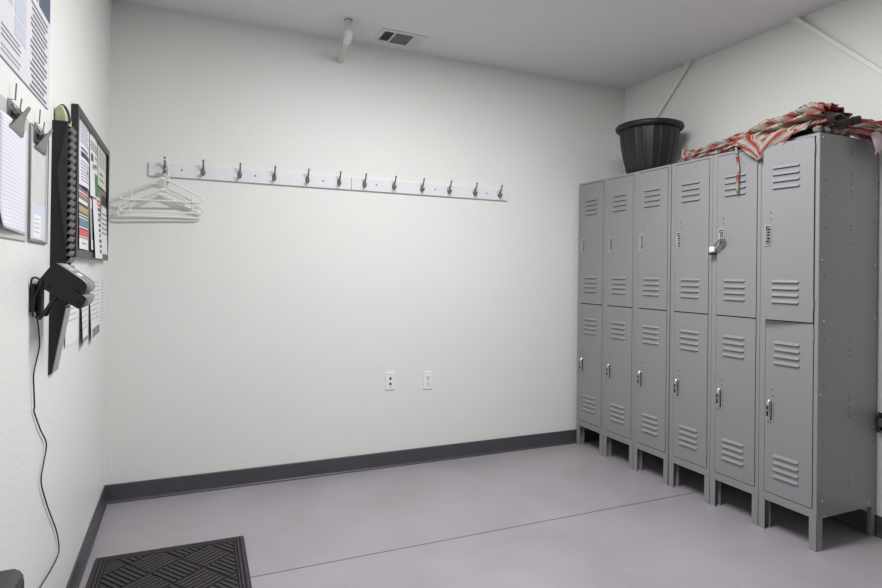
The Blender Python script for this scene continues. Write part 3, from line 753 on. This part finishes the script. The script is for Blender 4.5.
# black card rack
ry = -1.487; rack = thing('card_rack', 'tall black wall-mounted card rack with grey slotted lips on the left wall', 'rack', (0, ry, .955))
RW_ = .085; rh = .810
sidep = [(.001, .0), (.010, .006), (.044, .212), (.044, rh), (.001, rh)]
for k, y in enumerate((0, RW_-.003)):
    q = MB(); q.prism(sidep, 1, y, y+.003); q.build('side_panel', 'blackm', rack)
q = MB(); q.box((.001, .003, .01), (.004, RW_-.003, rh)); q.build('back_panel', 'blackm', rack)
q = MB(); q.prism([(.0435, rh-.002), (.0435, .42), (.041, .42), (.016, rh-.16), (.0425, rh-.002)], 1, -.0014, -.0001); qo = q.build('side_brace', 'charcoal', rack); qo['label'] = 'charcoal wedge plate'
q = MB(); q.add([(.0445, 0, .212), (.0105, 0, .008), (.0125, 0, .006), (.0465, 0, .212), (.0445, RW_, .212), (.0105, RW_, .008), (.0125, RW_, .006), (.0465, RW_, .212)], [(0, 1, 2, 3), (7, 6, 5, 4), (2, 1, 5, 6), (3, 2, 6, 7), (0, 3, 7, 4), (1, 0, 4, 5)])
qo = q.build('sloping_front', 'racklight', rack); qo['label'] = 'grey sloping lower front'
ns = 25; lip = None
for k in range(ns):
    z0 = .215+k*(rh-.222)/ns; dz = (rh-.222)/ns
    if lip is None:
        q = MB(); pr = [(.0442, .0), (.0500, dz*.12), (.0555, dz*.62), (.0535, dz*.70), (.0480, dz*.34), (.0442, dz*.26)]
        q.prism(pr, 1, 0, RW_)
        o = q.build('slot_lip', 'rackgrey', rack); lip = o.data
    else:
        o = bpy.data.objects.new('slot_lip', lip); COL.objects.link(o); o.parent = rack
    o.location = (0, 0, z0)
# beige pouch on the rack
pc = thing('pouch', 'rounded beige pouch with a black strap sitting on top of the card rack', 'pouch', (0, ry+.02, 1.7655))
q = MB()
q.prism([(.003, 0), (.036, 0), (.036, .020), (.031, .040), (.024, .054), (.016, .058), (.008, .050), (.003, .036)], 1, .0, .095); q.build('shell', 'beige', pc, bevel=.006, seg=3)
q = MB(); q.tube(smooth_path([(.040, .03, .004), (.037, .03, .030), (.030, .03, .050), (.020, .03, .061), (.013, .03, .059)], 5), .0038, 8); q.build('strap', 'black', pc)

# ------------------------------------------------------------------ bulletin board
bb = thing('bulletin_board', 'black framed cork bulletin board covered in notices on the left wall', 'bulletin board', (0, -1.168, 1.336))
BL, BH, FW = .958, .566, .030
q = MB(); q.box((.0005, .004, .004), (.012, BL-.004, BH-.004)); q.build('cork_panel', 'cork', bb)
q = MB()
q.box((.0005, 0, 0), (.024, FW, BH)); q.box((.0005, BL-FW, 0), (.024, BL, BH)); q.box((.0005, FW, 0), (.024, BL-FW, FW)); q.box((.0005, FW, BH-FW), (.024, BL-FW, BH))
q.build('frame', 'frame', bb, bevel=.003)
q = MB()
for (y, z) in ((BL-.008, .50), (BL-.008, .31), (BL-.004, .24)): q.disc((.0245, y, z), .005, 0, 0, .004, 10)
q.build('push_pin', 'paper', bb)
def paper(name, lab, pts, mats, bars=(), curl=None, cat='paper', sag=0, base=0):
    """pts: y0,y1,z0,z1 ; bars: (y0,y1,z0,z1,mat) as fractions of the sheet"""
    y0, y1, z0, z1 = pts
    q = MB(); x0 = .0125+base
    def fx(u, v): return x0+.0008+(curl(u, v) if curl else 0)
    q.sheet(lambda u, v: (fx(u, v), lerp(y0, y1, v), lerp(z1, z0, u)), 16, 12, 0)
    for (a, b_, c, d, mi) in bars:
        q.sheet(lambda u, v: (fx(1-lerp(c, d, u), lerp(a, b_, v))+.0006, lerp(y0, y1, lerp(a, b_, v)), lerp(z0, z1, lerp(c, d, u))), 4, 4, mi)
    o = q.build(name, mats, fix=False)
    tag(o, lab, cat); return o
txt = lambda n, z0, z1, mi, a=.1, b_=.9: [(a, b_-.12*((k*7) % 3)/2, z0+(z1-z0)*(k+.25)/n, z0+(z1-z0)*(k+.6)/n, mi) for k in range(n)]
bowed = lambda u, v: .010*math.sin(v*PI)*u+.004*u
paper('notice', 'white notice with a bold heading pinned at the left of the bulletin board', (-1.085, -.835, 1.617, 1.885), ['paperlav', 'ink', 'inklight', 'pink'],
      [(.12, .9, .42, .50, 1), (.12, .75, .53, .56, 1)]+txt(7, .06, .38, 2)+txt(6, .62, .92, 2)+[(.55, .75, .2, .25, 3)], bowed)
stripes = ['paper', 'greyp', 'red', 'paperlav', 'darkp', 'tan', 'olive', 'bluep', 'pink', 'inklight', 'bluegrey']
paper('flyer', 'multicoloured banded flyer pinned at lower left of the bulletin board', (-1.075, -.86, 1.371, 1.628), stripes,
      [(0, 1, .88, .98, 1), (0, 1, .83, .86, 2), (0, 1, .76, .82, 1), (0, 1, .66, .70, 4), (0, 1, .57, .66, 5), (0, 1, .53, .57, 6), (0, 1, .49, .51, 4), (0, 1, .34, .47, 7), (0, 1, .30, .32, 4), (0, 1, .20, .30, 8), (0, 1, .165, .19, 5), (.3, .8, .08, .1, 9)], lambda u, v: .006*u, base=.001)
paper('leaflet', 'narrow white leaflet with a green block pinned at middle of the bulletin board', (-.815, -.592, 1.605, 1.876), ['paper', 'ink', 'inklight', 'green'],
      [(.05, .95, .80, .82, 1), (.05, .95, .85, .87, 1), (.05, .95, .75, .77, 1), (.1, .3, .56, .68, 1), (.5, .9, .64, .68, 2), (.2, .5, .45, .52, 2), (.45, .8, .5, .55, 1), (.42, .97, .03, .40, 3)], lambda u, v: .007*math.sin(v*PI)*(.3+.7*u)+.006*u)
paper('notice', 'pale greenish notice pinned at upper right of the bulletin board', (-.575, -.29, 1.682, 1.872), ['papercream', 'inklight', 'ink'], txt(6, .5, .92, 1)+[(.2, .6, .3, .34, 2), (.15, .7, .15, .2, 1)], lambda u, v: .004*u)
paper('card', 'dark grey card pinned at right edge of the bulletin board', (-.40, -.20, 1.585, 1.655), ['darkp', 'greyp'], [(.1, .9, .2, .35, 1)])
paper('notice', 'long white strip with red square and column of black marks, hanging over board bottom', (-.735, -.505, 1.340, 1.622), ['paper', 'red', 'ink', 'paper'],
      [(.40, .84, .85, .95, 1), (.50, .74, .88, .91, 3)]+[(.42+.05*(k % 2), .84-.08*(k % 3), .82-.085*k-.05, .82-.085*k, 2) for k in range(9)], lambda u, v: .016*u+.006*math.sin(v*PI), base=.003)
paper('notice', 'crumpled white notice half hidden behind the strip with the red square', (-.78, -.56, 1.375, 1.60), ['paper', 'greyp', 'bluep'], [(.3, .55, .1, .5, 1), (.1, .3, .2, .8, 2)], lambda u, v: .008*u, base=.0)
paper('notice', 'curled white sheet hanging by the right frame of the bulletin board', (-.43, -.195, 1.365, 1.60), ['paper', 'inklight'], txt(5, .4, .9, 1), lambda u, v: .010*u*v, base=.002)

# sheets stuck on the wall under the board
def wpaper(name, lab, pts, mats, bars=(), curl=None):
    o = paper(name, lab, pts, mats, bars, curl, base=-.0120); return o
wpaper('wall_notice', 'white sheet taped under the bulletin board, leftmost, behind the black time clock', (-1.235, -.955, 1.01, 1.28), ['paper', 'paper', 'inkfaint'], [(.03, .75, .03, .20, 1)]+txt(8, .3, .95, 2), lambda u, v: .003*u)
wpaper('wall_notice', 'middle white sheet taped under the bulletin board with curling left edge', (-.925, -.695, .975, 1.27), ['paper', 'inkfaint', 'greyp'], txt(9, .2, .95, 1)+[(.05, .95, .04, .09, 2)], lambda u, v: .014*(1-v)**2*u+.002)
wpaper('wall_notice', 'white sheet with a dark grey box at its foot, taped under the board', (-.675, -.31, .965, 1.255), ['paper', 'inkfaint', 'greyp', 'inklight'], txt(9, .3, .96, 1)+[(.16, .96, .04, .18, 2), (.3, .8, .07, .14, 3)], lambda u, v: .012*(1-v)**2*u+.001)
wpaper('wall_notice', 'pale ruled sheet taped under the board, nearest the room corner', (-.30, -.155, .995, 1.255), ['paper', 'inkfaint'], txt(14, .1, .95, 1))

# ------------------------------------------------------------------ time clock
tk = thing('time_clock', 'black and grey hand-scan time clock on a bracket on the left wall', 'time clock', (0, -1.74, 1.18))
prof = [(.017, .076), (.040, .110), (.055, .1285), (.0585, .1300), (.063, .1290), (.100, .1020), (.124, .0835), (.133, .0745), (.1365, .0650), (.1360, .0560), (.131, .0475), (.1235, .0430),
        (.0990, .0630), (.0985, .0620), (.1205, .0405), (.1300, .0370), (.1345, .0320), (.1355, .0270), (.1300, .0130), (.1240, .0030), (.1200, .0005), (.1150, .0010), (.0200, .0650)]
TW = .165
q = MB(); q.prism(prof, 1, 0, .006, 0); q.build('side_cover', 'black', tk)
inner = [(.0165+(p[0]-.0165)*1.0+.0, p[1]) for p in prof]
q = MB(); q.prism(inner, 1, .0061, TW, 0, True); bo = q.build('housing', 'bezel', tk); bo['label'] = 'grey moulded housing'
def onslope(u, v, w0, w1, mi, q, x):       # rectangles on the sloping top face
    a, c = Vector((.063, .1290)), Vector((.124, .0835)); n = Vector((.60, .80)).normalized()*x
    p0, p1 = a.lerp(c, u)+n, a.lerp(c, v)+n
    q.prism([tuple(p0), tuple(p1), tuple(p1-n*2), tuple(p0-n*2)], 1, w0, w1, mi)
q = MB(); onslope(.06, .48, .035, .125, 0, q, .0012); o = q.build('display', 'screen', tk); o['label'] = 'pale display panel'
q = MB(); onslope(.62, .82, .045, .105, 0, q, .0012); o = q.build('badge', 'led', tk); o['label'] = 'white badge'
q = MB(); q.disc((.050, -.0003, .066), .0045, 1, 0, .0012, 12); q.disc((.118, -.0003, .018), .0050, 1, 0, .0012, 12); q.build('screw', 'hole', tk)
q = MB(); q.box((.0, -.004, -.008), (.012, .100, .072)); q.build('mounting_plate', 'black', tk, bevel=.004)
q = MB(); q.box((.0125, .02, -.020), (.024, .060, .062)); q.build('bracket_arm', 'charcoal', tk, bevel=.003)
for y in (.012, .075):
    q = MB(); q.tube([(.012, y, -.022), (.026, y, -.022), (.060, y, .0395)], .0042, 8); q.build('strut', 'charcoal', tk)
q = MB(); q.tube(smooth_path([(.010, -.008, .050), (.006, -.012, .074), (.010, -.012, .088), (.022, -.010, .086), (.028, -.006, .070), (.018, -.008, .048), (.012, -.010, .020), (.010, -.008, -.02)], 6), .0026, 8); q.build('cable_loop', 'black', tk)
q = MB(); q.ball((.022, .012, -.022), .008); q.build('knob', 'charcoal', tk)
# power cord along the wall
q = MB()
cp = [(.014, -1.742, 1.20), (.008, -1.700, 1.176), (.006, -1.660, 1.125), (.005, -1.634, 1.070), (.006, -1.675, 1.03), (.006, -1.707, .994), (.006, -1.700, .95), (.006, -1.690, .903), (.005, -1.686, .884), (.006, -1.61, .815), (.006, -1.526, .750), (.006, -1.560, .70), (.006, -1.590, .655),
      (.006, -1.52, .570), (.006, -1.425, .480), (.006, -1.345, .405), (.006, -1.305, .348), (.008, -1.312, .318), (.008, -1.376, .313), (.010, -1.49, .328), (.010, -1.603, .343), (.014, -1.72, .352), (.018, -1.80, .352)]
q.tube(smooth_path(cp, 6), .0021, 8)
pc_ = q.build('power_cord', 'black', tk, (0, 1.74, -1.18)); pc_['label'] = 'thin black power cord trailing down the wall'
q = MB(); q.box((.0005, -1.823, .336), (.030, -1.798, .368)); q.build('plug', 'black', pc_, bevel=.004)

# ------------------------------------------------------------------ chair with its back to the left wall (only the top of the backrest shows)
ch = thing('chair', 'black chair against the left wall, only the rounded top of its backrest showing', 'chair', (.366, -2.855, .0))
q = MB(); q.box((-.17, -.225, .41), (.25, .225, .455)); q.build('seat', 'seatcloth', ch, bevel=.018, seg=3)
q = MB(); q.prism([(-.232, .52), (-.182, .50), (-.186, .838), (-.190, .847), (-.198, .850), (-.222, .850), (-.230, .846), (-.234, .836)], 1, -.235, .240); q.build('backrest', 'lit_pad', ch, bevel=.009, seg=3)  # grey paints in the light on top; front panel stays black
q = MB(); q.prism([(-.192, .53), (-.1795, .53), (-.1825, .840), (-.192, .840)], 1, -.20, .222); bpn = q.build('back_pad', 'black', ch, bevel=.003); bpn['label'] = 'black front panel of the backrest'
for x in (-.205, .225):
    for y in (-.205, .205):
        q = MB(); q.tube([(x, y, 0), (x, y, .53 if x < 0 else .415)], .012, 12); q.build('leg', 'black', ch)
for y in (-.205, .205):
    q = MB(); q.box((-.205, y-.008, .385), (.225, y+.008, .409)); q.build('side_rail', 'black', ch)

# ------------------------------------------------------------------ camera (fitted to the photograph)
yaw, pitch, roll, f = .4146, .0049, .013, 579.257
fwd = Vector((math.sin(yaw), math.cos(yaw), 0)); right = Vector((math.cos(yaw), -math.sin(yaw), 0)); up = Vector((0, 0, 1))
f2 = fwd*math.cos(pitch)+up*math.sin(pitch); u2 = up*math.cos(pitch)-fwd*math.sin(pitch)
r3 = right*math.cos(roll)+u2*math.sin(roll); u3 = u2*math.cos(roll)-right*math.sin(roll)
cd = bpy.data.cameras.new('camera'); cam = bpy.data.objects.new('camera', cd); COL.objects.link(cam)
cd.sensor_fit = 'HORIZONTAL'; cd.sensor_width = 36; cd.lens = f/882*36; cd.shift_y = -24.631/882; cd.clip_start = .02
cam.matrix_world = Matrix(((r3.x, u3.x, -f2.x, .3951), (r3.y, u3.y, -f2.y, -3.6633), (r3.z, u3.z, -f2.z, 1.2981), (0, 0, 0, 1)))
scene.camera = cam

# ------------------------------------------------------------------ light: ceiling troffer, plus a weak fill added behind the camera
def area(name, loc_, sx_, sy_, power, col=(1, 1, 1), rot=(0, 0, 0), spread=180):
    l = bpy.data.lights.new(name, 'AREA'); l.shape = 'RECTANGLE'; l.size = sx_; l.size_y = sy_; l.energy = power; l.color = col; l.spread = R(spread)
    o = bpy.data.objects.new(name, l); COL.objects.link(o); o.location = loc_; o.rotation_euler = rot; return o
area('ceiling_or_fill_light', (1.66, -1.77, H-.015), 1.25, .36, 72, (.99, .992, .99))
area('ceiling_or_fill_light', (1.2, -4.9, H-.02), 1.2, .55, .6, (.96, .98, 1))  # added fill lamp, no fixture known there
w = bpy.data.worlds.new('room_world'); scene.world = w; w.use_nodes = True
w.node_tree.nodes['Background'].inputs[0].default_value = (.8, .82, .86, 1); w.node_tree.nodes['Background'].inputs[1].default_value = .3
scene.view_settings.view_transform = 'Standard'; scene.view_settings.look = 'None'
scene.view_settings.exposure = -0.06; scene.view_settings.gamma = 1
